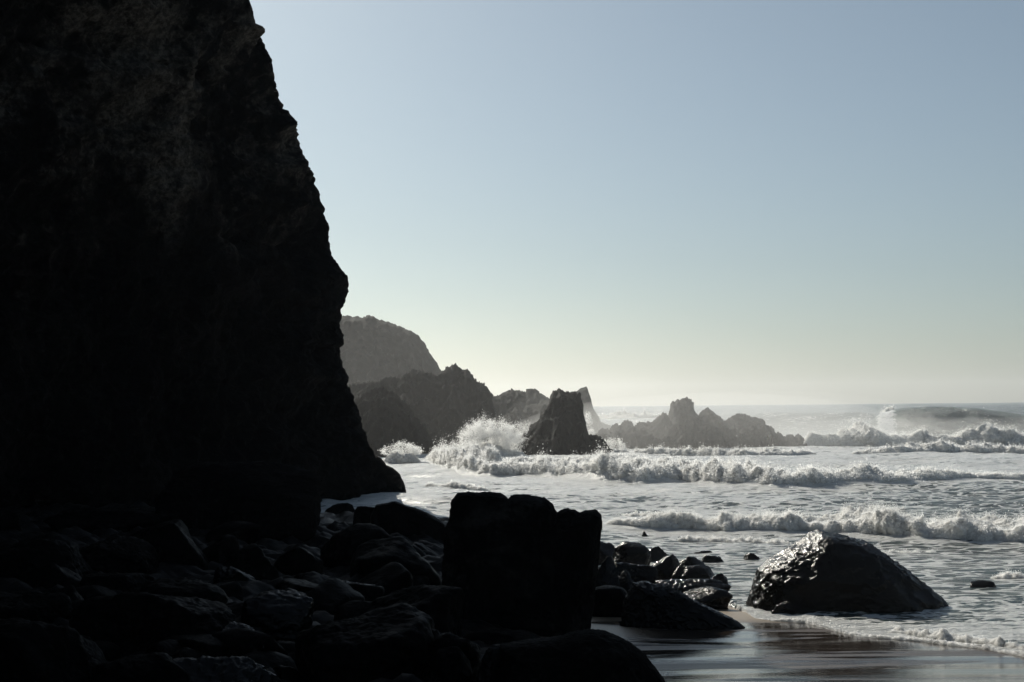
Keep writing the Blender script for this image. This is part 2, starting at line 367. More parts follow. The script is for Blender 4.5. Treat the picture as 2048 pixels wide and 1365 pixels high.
def breaker(label, C, seed, step, nphi, ndrop, dsize, lift=0.25, lump=0.30, aw=1.1, name='breaking_wave', group='breaking waves', cat='wave', floor=0.03):
    x0, y0, h0 = C; rs = np.random.RandomState(seed); dsize = dsize * 1.25
    n = int((x0[-1] - x0[0]) / step); x = np.linspace(x0[0], x0[-1], n)
    yf = np.interp(x, x0, y0); h = np.interp(x, x0, h0)
    h *= 0.84 + 0.36 * perlin2(x / (2.8 * h.mean()), 0 * x, seed) + 0.18 * perlin2(x / (.7 * h.mean()), 0 * x, seed + 1)
    yf = yf + h0.mean() * 0.85 * perlin2(x / (3.5 * h0.mean()), 0 * x, seed + 2)
    ends = sstep(0, 1.2 * h0[0] + .2, x - x[0]) * sstep(0, h0[-1] + .2, x[-1] - x); h = np.maximum(h * ends, 0.02)
    ph = np.linspace(-0.15, math.pi, nphi)
    XX, PP = np.meshgrid(x, ph, indexing='ij'); HH = np.repeat(h[:, None], nphi, 1)
    cy = 1 - np.cos(PP)
    YY = yf[:, None] + aw * HH * np.where(PP < math.pi / 2, cy, 1 + (cy - 1) * 1.8)
    ZZ = floor + HH * 0.80 * np.sin(PP) - 0.1 * (PP > 3)
    P = np.stack([XX, YY, ZZ], -1).reshape(-1, 3); Hf = HH.ravel(); hm = h0.mean()
    N = np.stack([0 * XX, -np.cos(PP), np.sin(PP) + .25], -1).reshape(-1, 3)
    d = np.zeros(len(P)); lam = 2.0 * hm; a = lump * 1.12
    for k in range(6):
        d += a * (np.abs(perlin3(P / lam, seed + 3 + k)) * 2 - .35); lam *= .48; a *= .60
    side = 0.25 * perlin3(P / (.5 * hm), seed + 20)
    P = P + N * (d * Hf)[:, None]; P[:, 0] += side * Hf
    o = mesh_obj(name, P, grid_faces(n, nphi)[:, ::-1], M_FOAM); tag(o, label, cat, group)
    # fine spray thrown off the crest
    w = np.clip(np.sin(PP.ravel()) + .1, 0, 1) * Hf ** 1.5 * np.exp(1.6 * perlin2(P[:, 0] / (1.2 * hm), P[:, 1] / hm, seed + 30)); w /= w.sum()
    idx = rs.choice(len(P), ndrop, p=w)
    up = rs.exponential(lift, ndrop) * Hf[idx] * np.exp(.5 * perlin2(P[idx, 0] / (.8 * hm), 0 * idx, seed + 31))
    Q = P[idx] + N[idx] * up[:, None] * np.array([1, .7, 1]) + rs.normal(size=(ndrop, 3)) * .05 * Hf[idx][:, None]
    drops('spray', Q, dsize * np.clip(np.exp(rs.normal(size=ndrop) * .6 - .1), .3, 1.9), M_DROP, o, rs)
    return o
breaker('long tumbling white wave across the middle, its left end below the tall sea stack', MID, 41, 0.07, 90, 110000, .018, lift=.12)
breaker('low white breaker rolling in just behind the big wet boulder', NEAR, 61, 0.028, 80, 90000, .008, lift=.10)
breaker('far misty white wave below the smooth green swell', FARW, 84, 0.14, 60, 30000, .024, lift=.11, lump=.30)
tag(breaker('thick white foam lip falling from the left end of the green swell', crest([(1752, 860, 838), (1765, 858, 828), (1780, 856, 824), (1800, 856, 824), (1815, 855, 826)]), 91, 0.10, 40, 4000, .04, lift=.1, aw=.5, group=None), 'thick white foam lip falling from the left end of the green swell', 'wave')
FOAM_ROWS = [
 ('second ragged white crest close behind the left half of the long middle wave', [(1080, 934, 917), (1160, 938, 916), (1250, 936, 912), (1340, 938, 914), (1420, 944, 917), (1500, 950, 924), (1560, 952, 932)], 0.08, 26000, .018),
 ('churning white heap at the left end of the surf, below the spray dome', [(858, 915, 896), (890, 918, 890), (930, 922, 893), (975, 926, 896), (1020, 928, 902)], 0.08, 16000, .018),
 ('small broken white crest at the right, between the far and middle waves', [(1700, 909, 898), (1780, 908, 892), (1850, 906, 886), (1920, 905, 884), (2000, 905, 888), (2120, 906, 888)], 0.11, 14000, .024),
 ('white crest doubling the near breaker behind its right half', [(1540, 1052, 1030), (1620, 1050, 1022), (1720, 1056, 1024), (1800, 1062, 1024), (1900, 1066, 1030), (2000, 1066, 1034), (2160, 1066, 1036)], 0.032, 30000, .009),
 ('thin line of foam trailing in front of the near breaker, behind the big boulder', [(1330, 1078, 1072), (1420, 1080, 1068), (1500, 1083, 1070), (1570, 1088, 1074), (1700, 1102, 1090), (1800, 1106, 1094), (1900, 1106, 1096)], 0.03, 12000, .008),
 ('low lump of foam on the swell at right, above the near breaker', [(1735, 1022, 1016), (1760, 1022, 1008), (1790, 1022, 1010), (1830, 1022, 1017)], 0.035, 3000, .009),
 ('foam crest lapping at the right edge, level with the small dark rock', [(1960, 1150, 1143), (2000, 1152, 1138), (2060, 1155, 1138), (2150, 1158, 1142)], 0.02, 3000, .006),
 ('band of white water washing round the foot of the sea stack', [(1010, 922, 914), (1060, 922, 912), (1120, 923, 914), (1180, 924, 913), (1240, 923, 910), (1290, 920, 912)], 0.09, 12000, .02),
 ('short curl of foam in the bright water just right of the cliff foot', [(838, 972, 966), (870, 974, 962), (905, 975, 961), (950, 977, 968), (985, 978, 973)], 0.05, 5000, .012),
 ('short ragged foam crest right of the tall block, before the near breaker', [(1215, 1030, 1026), (1260, 1031, 1022), (1320, 1032, 1022), (1370, 1033, 1027)], 0.04, 4000, .01),
 ('pale misty foam line far out between the sea stack and the reef', [(1185, 838, 832), (1225, 839, 825), (1270, 840, 828), (1310, 839, 826), (1360, 837, 831)], 0.25, 6000, .05),
 ('low white crest between the reef and the middle wave', [(1260, 907, 898), (1330, 908, 894), (1400, 910, 896), (1480, 912, 896), (1560, 911, 898), (1640, 909, 902)], 0.10, 12000, .022)]
for i_, (lb_, nd_, st_, n_, ds_) in enumerate(FOAM_ROWS): breaker(lb_, crest(nd_), 700 + 11 * i_, st_, 56, n_, ds_, lift=.13, lump=.32, aw=1.5, floor=-.05)
SW = np.array([[p[0], p[1] + .10] for p in _e]); 
def swash(nodes, label, seed, h, step=.012, nd=6000):
    x = np.array([n[0] for n in nodes]); y = np.array([n[1] for n in nodes])
    o = breaker(label, (x, y, np.full(len(x), h)), seed, step, 36, nd, .004, lift=.08, aw=1.6, name='wave_edge', cat='wave', group='foaming edges of the wash', floor=-.008)
    return o
def lift_to_ground(o):
    for m in [o] + list(o.children):
        me = m.data; co = np.empty(len(me.vertices) * 3, np.float32); me.vertices.foreach_get('co', co); co = co.reshape(-1, 3)
        co[:, 2] += np.maximum(ground(co[:, 0], co[:, 1]), 0.0); me.vertices.foreach_set('co', co.ravel()); me.update()
lift_to_ground(swash([(a, edge_y(a) + .02) for a in np.linspace(4.0, 9.4, 60)], 'bubbly foam edge of the wash creeping over the wet sand in front', 101, .055))
lift_to_ground(swash([(a, edge_y(a) + .75 + .2 * math.sin(3 * a)) for a in np.linspace(5.2, 7.2, 30)], 'small foam ridge curling below the right flank of the big boulder', 103, .13, nd=3000))
lift_to_ground(swash([(a, edge_y(a) + .45 + .15 * math.sin(2.3 * a)) for a in np.linspace(6.6, 9.2, 30)], 'lumpy foam bank at the bottom right above the wash edge', 105, .14, nd=4000))

def splash(label, pxc, pyb, hw, hh, Y, n, seed, core=True, pw=.6, ds=.045):
    rs = np.random.RandomState(seed); B = at_y(pxc, pyb, Y); s = Y / F2
    a, b = hw * s, hh * s
    x0 = np.linspace(-a, a, 9); h = b * .33 * np.sqrt(np.clip(1 - (x0 / a) ** 2, 0.05, 1))
    o = breaker(label, (B[0] + x0, np.full(9, Y - .5), np.maximum(h + B[2], .1)), seed, .08, 40, 1500, ds * .8, name='wave_splash', group=None, cat='splash')
    ph = rs.uniform(0.05, math.pi - .05, n * 3); r = rs.uniform(0, 1, n * 3) ** pw; th = rs.normal(size=n * 3) * .35
    jet = 0.84 + .14 * perlin2(ph * 2.2, 0 * ph, seed) + .08 * perlin2(ph * 9, 0 * ph, seed + 1)
    Rr = r * jet * np.exp(np.abs(rs.normal(size=n * 3)) * .10)
    Q = np.stack([B[0] + a * Rr * np.cos(ph), Y + a * Rr * th, B[2] + b * Rr * np.sin(ph) ** .8], -1)
    keep = rs.uniform(size=n * 3) < np.clip(.40 + 1.1 * perlin3(Q * np.array([1.6, .7, 1.6]), seed + 2) + .45 * perlin3(Q * 5, seed + 3), .03, 1)
    Q = Q[keep][:n]
    drops('spray', Q, ds * np.clip(np.exp(rs.normal(size=len(Q)) * .5), .3, 2.2), M_DROP, o, rs)
    return o
splash('tall dome of white spray bursting left of the sea stack', 982, 908, 74, 74, 98, 80000, 121, ds=.021, pw=.55)
splash('small burst of spray at the foot of the big black cliff', 804, 912, 44, 28, 88, 9000, 131, ds=.024)
splash('thin jet of spray climbing the right side of the sea stack', 1176, 880, 15, 58, 112, 5000, 141, ds=.026)
splash('white water pouring off the low rock right of the sea stack', 1225, 912, 36, 40, 104, 8000, 151, ds=.026)
splash('low haze of spray right behind the spray dome', 1040, 900, 45, 62, 112, 8000, 161, ds=.02)

# ------------------------------------------------------------------ cliff
CL = [(430, -160), (455, -60), (485, 0), (497, 12), (512, 50), (515, 72), (527, 74), (532, 100), (545, 125), (550, 150), (557, 180), (560, 200), (567, 215), (565, 225), (580, 228), (593, 245), (597, 260), (592, 268), (600, 290), (610, 310), (615, 330), (622, 349), (631, 352), (637, 380), (645, 410), (650, 430), (660, 455), (663, 470), (662, 490), (668, 510), (680, 533), (695, 555), (700, 580), (693, 605), (688, 615), (685, 632), (681, 655), (688, 665), (693, 680), (692, 692), (682, 695), (686, 720), (695, 750), (703, 780), (715, 812), (725, 840), (733, 870), (742, 890), (755, 912), (766, 930), (772, 950), (778, 990), (780, 1005)]
def cliff():
    pr = []
    for px, py in CL:
        Y = np.interp(py, [-160, 0, 250, 500, 988], [43, 45, 49, 53, 58]); P = at_y(px, py, Y); pr.append((P[2], P[0], Y, px))
    pr.sort(); pz, pxw, pyw, ppx = (np.array(c) for c in zip(*pr))
    z = np.concatenate([np.arange(-1.5, 18, .07), np.linspace(18.2, 34, 50)])
    xn = np.interp(z, pz, pxw); yn = np.interp(z, pz, pyw)
    top = z > pz[-1]; xn[top] = pxw[-1] - (z[top] - pz[-1]) * 0.55; yn[top] = pyw[-1] - (z[top] - pz[-1]) * .1
    base = np.array([(-70, 48), (-40, 33), (-18, 17), (-7, 6.5), (-2.0, 1.9), (0, -.2), (-1.2, -3.0), (-3.4, -7), (-7.5, -12.5), (-11, -18), (-14, -26), (-16, -36), (-19, -48), (-24, -60), (-70, -75)], float)
    t = np.concatenate([[0], np.cumsum(np.linalg.norm(np.diff(base, axis=0), axis=1))])
    ts = np.concatenate([np.linspace(0, t[3], 60, endpoint=False), np.linspace(t[3], t[11], 520, endpoint=False), np.linspace(t[11], t[-1], 60)])
    bx = np.interp(ts, t, base[:, 0]); by = np.interp(ts, t, base[:, 1])
    k = np.ones(9) / 9
    for _ in range(2): bx[8:-8] = np.convolve(bx, k, 'same')[8:-8]; by[8:-8] = np.convolve(by, k, 'same')[8:-8]
    tx = np.gradient(bx); ty = np.gradient(by); l = np.hypot(tx, ty); nxv, nyv = -ty / l, tx / l
    X = xn[:, None] + bx[None]; Y = yn[:, None] + by[None]; Z = np.repeat(z[:, None], len(ts), 1)
    nr, nc = X.shape
    P = np.stack([X, Y, Z], -1).reshape(-1, 3)
    Nn = np.stack([np.repeat(nxv[None], nr, 0), np.repeat(nyv[None], nr, 0), 0 * X], -1).reshape(-1, 3)
    S = P * np.array([1, 1, .6])
    d = 1.0 * fbm3(S, 1 / 7.0, 3, 201, .5, 'r') + .45 * fbm3(P, 1 / 2.2, 3, 211, .55, 'r') + .13 * fbm3(P, 1 / .5, 3, 221, .6)
    d = np.where(np.sign(Nn[:, 0]) == 0, d, d)
    P = P - Nn * d[:, None] * np.where(True, -1, 1)
    G = P.reshape(nr, nc, 3)
    ppxz = np.interp(z, pz, ppx) - 2 + 5 * perlin2(z * 1.3, 0 * z, 231) + 5 * (.3 - np.abs(perlin2(z * 3.1, 0 * z, 232))) + 2.5 * perlin2(z * 6.3, 0 * z, 233)
    wgt = np.exp(-((ts - t[5]) / 7.0) ** 2)
    for it in range(3):
        qx, _ = proj(G.reshape(-1, 3)); qx = qx.reshape(nr, nc)
        sel = np.abs(ts - t[5]) < 14
        mx = qx[:, sel].max(1); j = qx[:, sel].argmax(1)
        yd = G[:, sel][np.arange(nr), j, 1]
        sh = (ppxz - mx) * yd / F2; sh[top] = sh[np.argmax(top) - 1] if top.any() else 0
        G[:, :, 0] += sh[:, None] * wgt[None]
    # rounded top closing inwards, above the picture
    cen = np.array([-45, 62.0]); rows = [G]
    for f, dz in ((.85, 1), (.6, 2), (.3, 2.5), (0.02, 3)):
        r = G[-1:].copy(); r[..., :2] = cen + (r[..., :2] - cen) * f; r[..., 2] += dz; rows.append(r)
    G = np.concatenate(rows, 0)
    o = mesh_obj('cliff', G.reshape(-1, 3), grid_faces(G.shape[0], nc), M_CLIFF)
    return tag(o, 'huge black cliff in shadow filling the left half of the view', 'cliff')
cliff()

# ------------------------------------------------------------------ rocks standing in the sea
def ridge(name, label, cat, prof, Y, front, back, seed, dx=.12, dn=.16, crag=.5, spike=.3, group=None, p=1.7):
    rs = np.random.RandomState(seed)
    pts = np.array([at_y(px, py, Y) for px, py in prof]); o_ = np.argsort(pts[:, 0]); pts = pts[o_]
    x = np.arange(pts[0, 0], pts[-1, 0], dx); Hx = np.interp(x, pts[:, 0], pts[:, 2])
    Hx = Hx + spike * .6 * (.35 - np.abs(perlin2(x * 6.1, 0 * x, seed + 2)) * 1.4) + spike * .35 * perlin2(x * 13.7, 0 * x, seed + 3) + spike * (np.abs(perlin2(x * .9, 0 * x, seed)) * 1.2 - .35) * .8 + spike * .5 * (.4 - np.abs(perlin2(x * 2.7, 0 * x, seed + 1)) * 1.6)
    v = np.concatenate([np.linspace(-1, 0, int(front / dn), endpoint=False), np.linspace(0, 1, int(back / (dn * 2)))])
    X, Vv = np.meshgrid(x, v, indexing='ij')
    dep = np.where(Vv < 0, front, back) * (0.65 + .35 * np.clip(Hx / Hx.max(), 0, 1))[:, None]
    YY = Y + Vv * dep
    f = 1 - np.abs(Vv) ** (1.12 if p < 2.1 else 1.35)
    wob = perlin2(X * .5, YY * .4, seed + 4) * 1.1 * crag
    Hh = np.interp((X + wob * np.abs(Vv) * 2).ravel(), x, Hx).reshape(X.shape)
    Z = -.9 + (Hh + .9) * f
    P = np.stack([X, YY, Z], -1).reshape(-1, 3); q = 1 - f.ravel() ** 6
    n = fbm3(P * np.array([1, 1, .7]), .45, 5, seed + 5, .55, 'r')
    P[:, 2] += crag * n * q * np.clip(Hh.ravel() + .9, 0, 3) * .35
    P[:, 1] -= crag * 1.2 * n * q
    P[:, 0] += crag * .35 * fbm3(P, 1.1, 3, seed + 15) 
    o = mesh_obj(name, P, grid_faces(len(x), len(v))[:, ::-1], M_CRAG); return tag(o, label, cat, group)
ridge('headland', 'tall rounded headland fading into haze behind all the crags', 'headland', [(520, 700), (600, 650), (640, 640), (685, 632), (700, 633), (720, 636), (740, 630), (760, 640), (790, 650), (820, 660), (838, 675), (850, 690), (860, 712), (875, 730), (882, 742), (905, 765), (930, 800), (960, 830)], 250, 30, 60, 301, dx=.3, dn=.4, crag=1.2, spike=.5, p=2.2)
ridge('sea_crag', 'jagged dark crag with a toothed top between cliff and spray dome', 'crag', [(640, 800), (690, 770), (720, 765), (760, 760), (800, 755), (825, 740), (850, 742), (870, 750), (885, 742), (900, 733), (912, 729), (925, 738), (938, 745), (945, 755), (955, 765), (965, 768), (975, 775), (980, 790), (985, 815), (990, 830), (1000, 850), (1012, 872), (1020, 890)], 122, 9, 12, 311, dx=.07, dn=.14, crag=.7, spike=.35, p=2.0)
ridge('sea_crag', 'darker lower crag sloping down to the water beside the cliff edge', 'crag', [(600, 840), (700, 800), (760, 772), (795, 790), (820, 815), (840, 845), (858, 870), (876, 897)], 104, 6, 8, 321, dx=.07, dn=.12, crag=.6, spike=.25)
ridge('sea_crag', 'pale far crag with a bumpy top seen above the spray dome', 'crag', [(955, 800), (975, 791), (985, 788), (992, 793), (1000, 790), (1010, 782), (1022, 778), (1035, 782), (1050, 783), (1062, 776), (1075, 780), (1090, 795), (1105, 797), (1130, 815), (1150, 840)], 190, 12, 14, 331, dx=.12, dn=.25, crag=.7, spike=.3)
ridge('sea_crag', 'low grey crag just left of the sea stack, in front of the pale far one', 'crag', [(985, 868), (1000, 845), (1010, 832), (1036, 813), (1047, 819), (1067, 808), (1098, 801), (1120, 810), (1150, 850)], 150, 8, 10, 341, dx=.09, dn=.2, crag=.6, spike=.3)
ridge('sea_pinnacle', 'slim pointed pinnacle peeping out behind the right side of the sea stack', 'pinnacle', [(1105, 830), (1130, 800), (1150, 784), (1160, 778), (1172, 773), (1178, 783), (1182, 800), (1190, 822), (1200, 842), (1210, 848), (1222, 852), (1240, 866), (1255, 880)], 135, 6, 7, 351, dx=.06, dn=.12, crag=.5, spike=.1)
ridge('sea_stack', 'tall blocky sea stack standing in the surf at the middle', 'sea stack', [(1020, 900), (1033, 880), (1040, 872), (1055, 865), (1062, 850), (1075, 840), (1085, 825), (1098, 805), (1102, 790), (1108, 780), (1120, 777), (1132, 782), (1140, 783), (1150, 783), (1158, 785), (1162, 800), (1166, 820), (1167, 840), (1172, 855), (1180, 870), (1190, 868), (1200, 872), (1212, 885), (1224, 900), (1234, 915)], 103, 5.5, 6, 361, dx=.045, dn=.08, crag=.5, spike=.2, p=2.2)
ridge('sea_reef', 'long jagged reef with a square knob on top, right of the sea stack', 'reef', [(1196, 862), (1212, 856), (1225, 851), (1232, 842), (1236, 851), (1250, 845), (1262, 843), (1270, 850), (1290, 840), (1303, 845), (1315, 832), (1325, 825), (1340, 828), (1343, 806), (1355, 800), (1372, 797), (1385, 803), (1391, 824), (1396, 830), (1405, 818), (1415, 816), (1425, 822), (1432, 836), (1437, 830), (1445, 841), (1455, 838), (1465, 832), (1480, 830), (1495, 832), (1505, 832), (1520, 838), (1530, 850), (1542, 852), (1550, 865), (1565, 870), (1580, 872), (1595, 870), (1605, 880), (1618, 892), (1632, 902)], 116, 7, 8, 371, dx=.05, dn=.12, crag=.55, spike=.30)

# ------------------------------------------------------------------ boulders on the shore
def build_boulder(name, cen, half, label, cat, group, seed, mat, sub=5, p=2.7, cuts=7, rough=.07, poly=None, k=.8, fine=.02, micro=0.0):
    """cen, half: centre and half sizes; poly: outline in world x, z (seen along y)"""
    rs = np.random.RandomState(seed); D, Fc = ico(sub)
    cx, cyy, cz = cen; a, b, c = half
    if poly is None:
        r = 1 / (np.sum(np.abs(D) ** p, 1) ** (1 / p))
        for i in range(cuts):
            n = rs.normal(size=3); n /= np.linalg.norm(n); o = rs.uniform(.52, .88)
            dt = D @ n; lim = np.where(dt > .05, o / np.maximum(dt, .05), 9)
            m = np.minimum(r, lim); r = m - .03 * np.exp(-np.abs(r - lim) / .06)
        r = r * (1 + .9 * rough * fbm3(D, 1.3, 4, seed, .55) )
        Q = D * r[:, None]
        lo, hi = Q.min(0), Q.max(0); Q = (Q - (lo + hi) / 2) / ((hi - lo) / 2)
        P = Q * np.array([a, b, c])
    else:
        pl = np.array(poly, float); pl = np.concatenate([pl, pl[:1]])
        tt = np.linspace(0, 1, 60, endpoint=False)
        pts = np.concatenate([pl[i] + (pl[i + 1] - pl[i]) * tt[:, None] for i in range(len(pl) - 1)])
        v = pts - np.array([cx, cz]); th = np.arctan2(v[:, 1], v[:, 0]); R = np.hypot(v[:, 0], v[:, 1])
        s = np.argsort(th); th, R = th[s], R[s]
        th = np.concatenate([th - 2 * math.pi, th, th + 2 * math.pi]); R = np.concatenate([R, R, R])
        T = np.arctan2(D[:, 2], D[:, 0]); rho = np.hypot(D[:, 0], D[:, 2])
        Rt = np.interp(T, th, R); sc = np.ones(len(D))
        for i in range(cuts):
            n = rs.normal(size=3); n[1] = -abs(n[1]) - .9; n /= np.linalg.norm(n); o = rs.uniform(.66, .9)
            dt = D @ n; sc = np.minimum(sc, np.where(dt > .05, o / np.maximum(dt, .05), 9))
        sc = np.where(rho > .93, np.maximum(sc, np.minimum(1, .9 + (rho - .93) / .07 * .1)), sc)
        P = np.stack([Rt * rho ** k * np.cos(T), b * np.sign(D[:, 1]) * np.abs(D[:, 1]) ** .8 * sc, Rt * rho ** k * np.sin(T)], -1)
        P += D * (rough * .5 * min(a, c) * fbm3(D, 2.0, 3, seed, .55))[:, None] * (1 - .8 * sstep(.8, 1, rho))[:, None]
    sz = (a + b + c) / 3
    fn = fbm3(P / sz, 4.0, 5, seed + 9, .62, 'r'); P += D * (fine * sz * (fn - np.percentile(fn, 70)))[:, None]
    if micro: P += D * (micro * (np.abs(perlin3(P / .085, seed + 40)) + .6 * np.abs(perlin3(P / .04, seed + 41)) - .4))[:, None]
    o = mesh_obj(name, P, Fc, mat); o.location = cen
    tag(o, label, cat, group); return o
def bould(px0, px1, pyt, pyb, label, seed, group='dark boulders below the cliff', mat=None, depth=.8, Y=None, name='boulder', cat='boulder', poly=None, **kw):
    if mat is M_WET and poly is None: kw.setdefault('cuts', 12); kw.setdefault('rough', .12); kw.setdefault('fine', .03); kw.setdefault('micro', .018); kw['sub'] = max(6, kw.get('sub', 6))
    pc = (px0 + px1) / 2
    if Y is None:
        P = hit(pc, pyb); w = (px1 - px0) / F2 * P[1] / 2; Y = P[1] + .55 * w * depth
    else: w = (px1 - px0) / F2 * Y / 2
    L, Rr = at_y(px0, pyb, Y), at_y(px1, pyb, Y); T = at_y(pc, pyt, Y); Bt = at_y(pc, pyb, Y)
    w = (Rr[0] - L[0]) / 2; zb = min(Bt[2], ground(pc / F2 * 0 + (L[0] + Rr[0]) / 2, Y)) - .12 * (T[2] - Bt[2]) - .05
    zt = T[2]; cen = np.array([(L[0] + Rr[0]) / 2, Y, (zt + zb) / 2]); half = (w, w * depth, (zt - zb) / 2)
    wp = None
    if poly is not None:
        wp = [(lambda q: (q[0], q[2]))(at_y(x, y, Y)) for x, y in poly]
        zs = [q[1] for q in wp]; cen[2] = (min(zs) + max(zs)) / 2 if 'cz' not in kw else at_y(pc, kw['cz'], Y)[2]
        if 'cx' in kw: cen[0] = at_y(kw['cx'], pyt, Y)[0]
        kw.pop('cz', None); kw.pop('cx', None)
    return build_boulder(name, cen, half, label, cat, group, seed, mat or M_SHORE, poly=wp, **kw)

# the big wet boulder in the surf and its neighbours
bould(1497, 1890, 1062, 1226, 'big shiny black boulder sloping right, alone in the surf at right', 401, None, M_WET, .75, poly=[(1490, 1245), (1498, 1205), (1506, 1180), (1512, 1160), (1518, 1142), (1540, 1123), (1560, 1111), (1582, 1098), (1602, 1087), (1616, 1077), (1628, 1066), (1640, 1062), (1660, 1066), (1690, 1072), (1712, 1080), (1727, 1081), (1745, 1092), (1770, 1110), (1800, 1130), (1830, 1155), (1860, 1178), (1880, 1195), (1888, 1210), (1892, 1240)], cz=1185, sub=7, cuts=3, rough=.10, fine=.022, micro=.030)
bould(1543, 1645, 1203, 1234, 'low wet rock pressed against the foot of the big shiny boulder', 402, None, M_WET, .5, sub=6, fine=.04)
bould(1936, 1996, 1161, 1176, 'small dark rock just breaking the water at far right', 403, 'small rocks awash in the surf', M_WET, .6, name='rock', cat='rock')
bould(1280, 1306, 1062, 1073, 'tiny dark rock awash below the near breaker', 404, 'small rocks awash in the surf', M_WET, .8, name='rock', cat='rock')
bould(1282, 1328, 1048, 1058, 'flat dark rock at the foot of the near breaker', 405, 'small rocks awash in the surf', M_WET, .6, name='rock', cat='rock')
bould(1402, 1448, 1110, 1125, 'rounded wet rock in the shallows, nearer the wet rock pile', 406, 'small rocks awash in the surf', M_WET, .8, name='rock', cat='rock')
bould(1485, 1526, 1107, 1124, 'rounded wet rock in the shallows, just left of the big shiny boulder', 407, 'small rocks awash in the surf', M_WET, .8, name='rock', cat='rock')
bould(1333, 1428, 1102, 1112, 'long flat rock ledge awash behind the wet rock pile', 408, 'small rocks awash in the surf', M_WET, .35, name='rock', cat='rock', p=3.5)
G2 = 'wet rocks piled beside the tall block'
bould(1186, 1246, 1083, 1128, 'wet rock farthest left in the pile, touching the tall block', 411, G2, M_WET)
bould(1224, 1302, 1083, 1140, 'peaked wet rock with a glinting left shoulder, at the back of the pile', 412, G2, M_WET, cuts=9)
bould(1291, 1345, 1093, 1125, 'pointed small rock at the back, beside the flat awash ledge', 413, G2, M_WET)
bould(1297, 1363, 1109, 1166, 'upright domed rock with glinting top in the middle of the pile', 414, G2, M_WET, sub=6)
bould(1345, 1434, 1114, 1156, 'rounded dark rock behind the smooth flat-topped one', 415, G2, M_WET)
bould(1342, 1420, 1130, 1172, 'smooth block with a pale flat sheen on top', 416, G2, M_WET, p=4, fine=.006)
bould(1228, 1316, 1122, 1174, 'rough rock with bright glints, left of the upright domed rock', 417, G2, M_WET, sub=6, fine=.04)
bould(1182, 1240, 1113, 1195, 'tall dark rock against the right side of the tall block', 418, G2, M_WET)
bould(1232, 1274, 1142, 1190, 'narrow rounded rock below the rough glinting one', 419, G2, M_WET)
bould(1418, 1462, 1147, 1168, 'small low rock at the right tip of the pile beside the sand', 420, G2, M_WET)
bould(1300, 1462, 1160, 1194, 'craggy glinting ridge of rock behind the smooth slab', 421, G2, M_WET, .45, sub=6, fine=.05)
bould(1346, 1464, 1175, 1218, 'smooth rounded slab with soft sheen, next to the sand patch', 422, G2, M_WET, .5, fine=.006, p=2.2)
bould(1246, 1490, 1164, 1260, 'large rough wet rock tapering right onto the mirror sand', 423, G2, M_WET, .5, sub=7, poly=[(1240, 1265), (1246, 1210), (1255, 1190), (1268, 1168), (1290, 1163), (1312, 1170), (1340, 1172), (1362, 1185), (1385, 1200), (1410, 1212), (1440, 1225), (1470, 1240), (1488, 1252), (1492, 1265), (1400, 1275)], cz=1225, cx=1340, cuts=4, rough=.14, fine=.05, micro=.03)
bould(1178, 1258, 1172, 1238, 'smooth black rock at the front left of the pile, over dark sand', 424, G2, M_SHORE)
# the tall block
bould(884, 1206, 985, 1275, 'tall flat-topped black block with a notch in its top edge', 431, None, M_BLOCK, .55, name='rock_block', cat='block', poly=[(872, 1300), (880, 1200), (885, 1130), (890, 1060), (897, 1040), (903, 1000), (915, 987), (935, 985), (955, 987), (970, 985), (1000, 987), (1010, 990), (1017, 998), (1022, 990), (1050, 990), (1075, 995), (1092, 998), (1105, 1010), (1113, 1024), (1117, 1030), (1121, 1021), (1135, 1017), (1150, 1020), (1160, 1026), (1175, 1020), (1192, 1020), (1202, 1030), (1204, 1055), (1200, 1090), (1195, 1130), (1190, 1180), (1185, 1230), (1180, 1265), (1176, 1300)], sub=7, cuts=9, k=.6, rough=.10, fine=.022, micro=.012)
# rocks against the dark pool and the cliff foot
G1 = 'dark rocks between the tall block and the dark pool'
bould(752, 815, 912, 992, 'low knob at the seaward foot of the black cliff', 441, None, M_CLIFF, 1.0, Y=57.5, name='rock', cat='rock', sub=6, fine=.03, poly=[(725, 1004), (735, 930), (750, 912), (764, 917), (768, 929), (785, 936), (800, 950), (809, 970), (813, 988), (815, 1004)], cz=965)
bould(320, 642, 925, 1085, 'broad dark buttress leaning on the cliff left of the dark pool', 442, None, M_CLIFF, .6, name='rock_buttress', cat='buttress', sub=6, p=4)
bould(645, 722, 1006, 1062, 'domed black rock standing against the dark pool', 443, G1)
bould(705, 800, 1012, 1075, 'flat black rock right of the domed one, below the dark pool', 444, G1)
bould(745, 896, 1002, 1085, 'ragged rock ridge sloping right towards the tall block', 445, G1, None, .5, poly=[(735, 1100), (742, 1030), (752, 1010), (775, 1006), (790, 1002), (812, 1012), (830, 1016), (850, 1024), (870, 1034), (888, 1046), (900, 1062), (905, 1100)], cz=1065, sub=6)
bould(838, 900, 1036, 1062, 'small slanted slab with pale wet top, tucked beside the tall block', 446, G1, M_WET, .6)
bould(640, 830, 1045, 1150, 'wide low black boulder in front of the ragged ridge', 447, G1)
bould(700, 890, 1075, 1190, 'large round-backed black boulder left of the tall block', 448, G1)
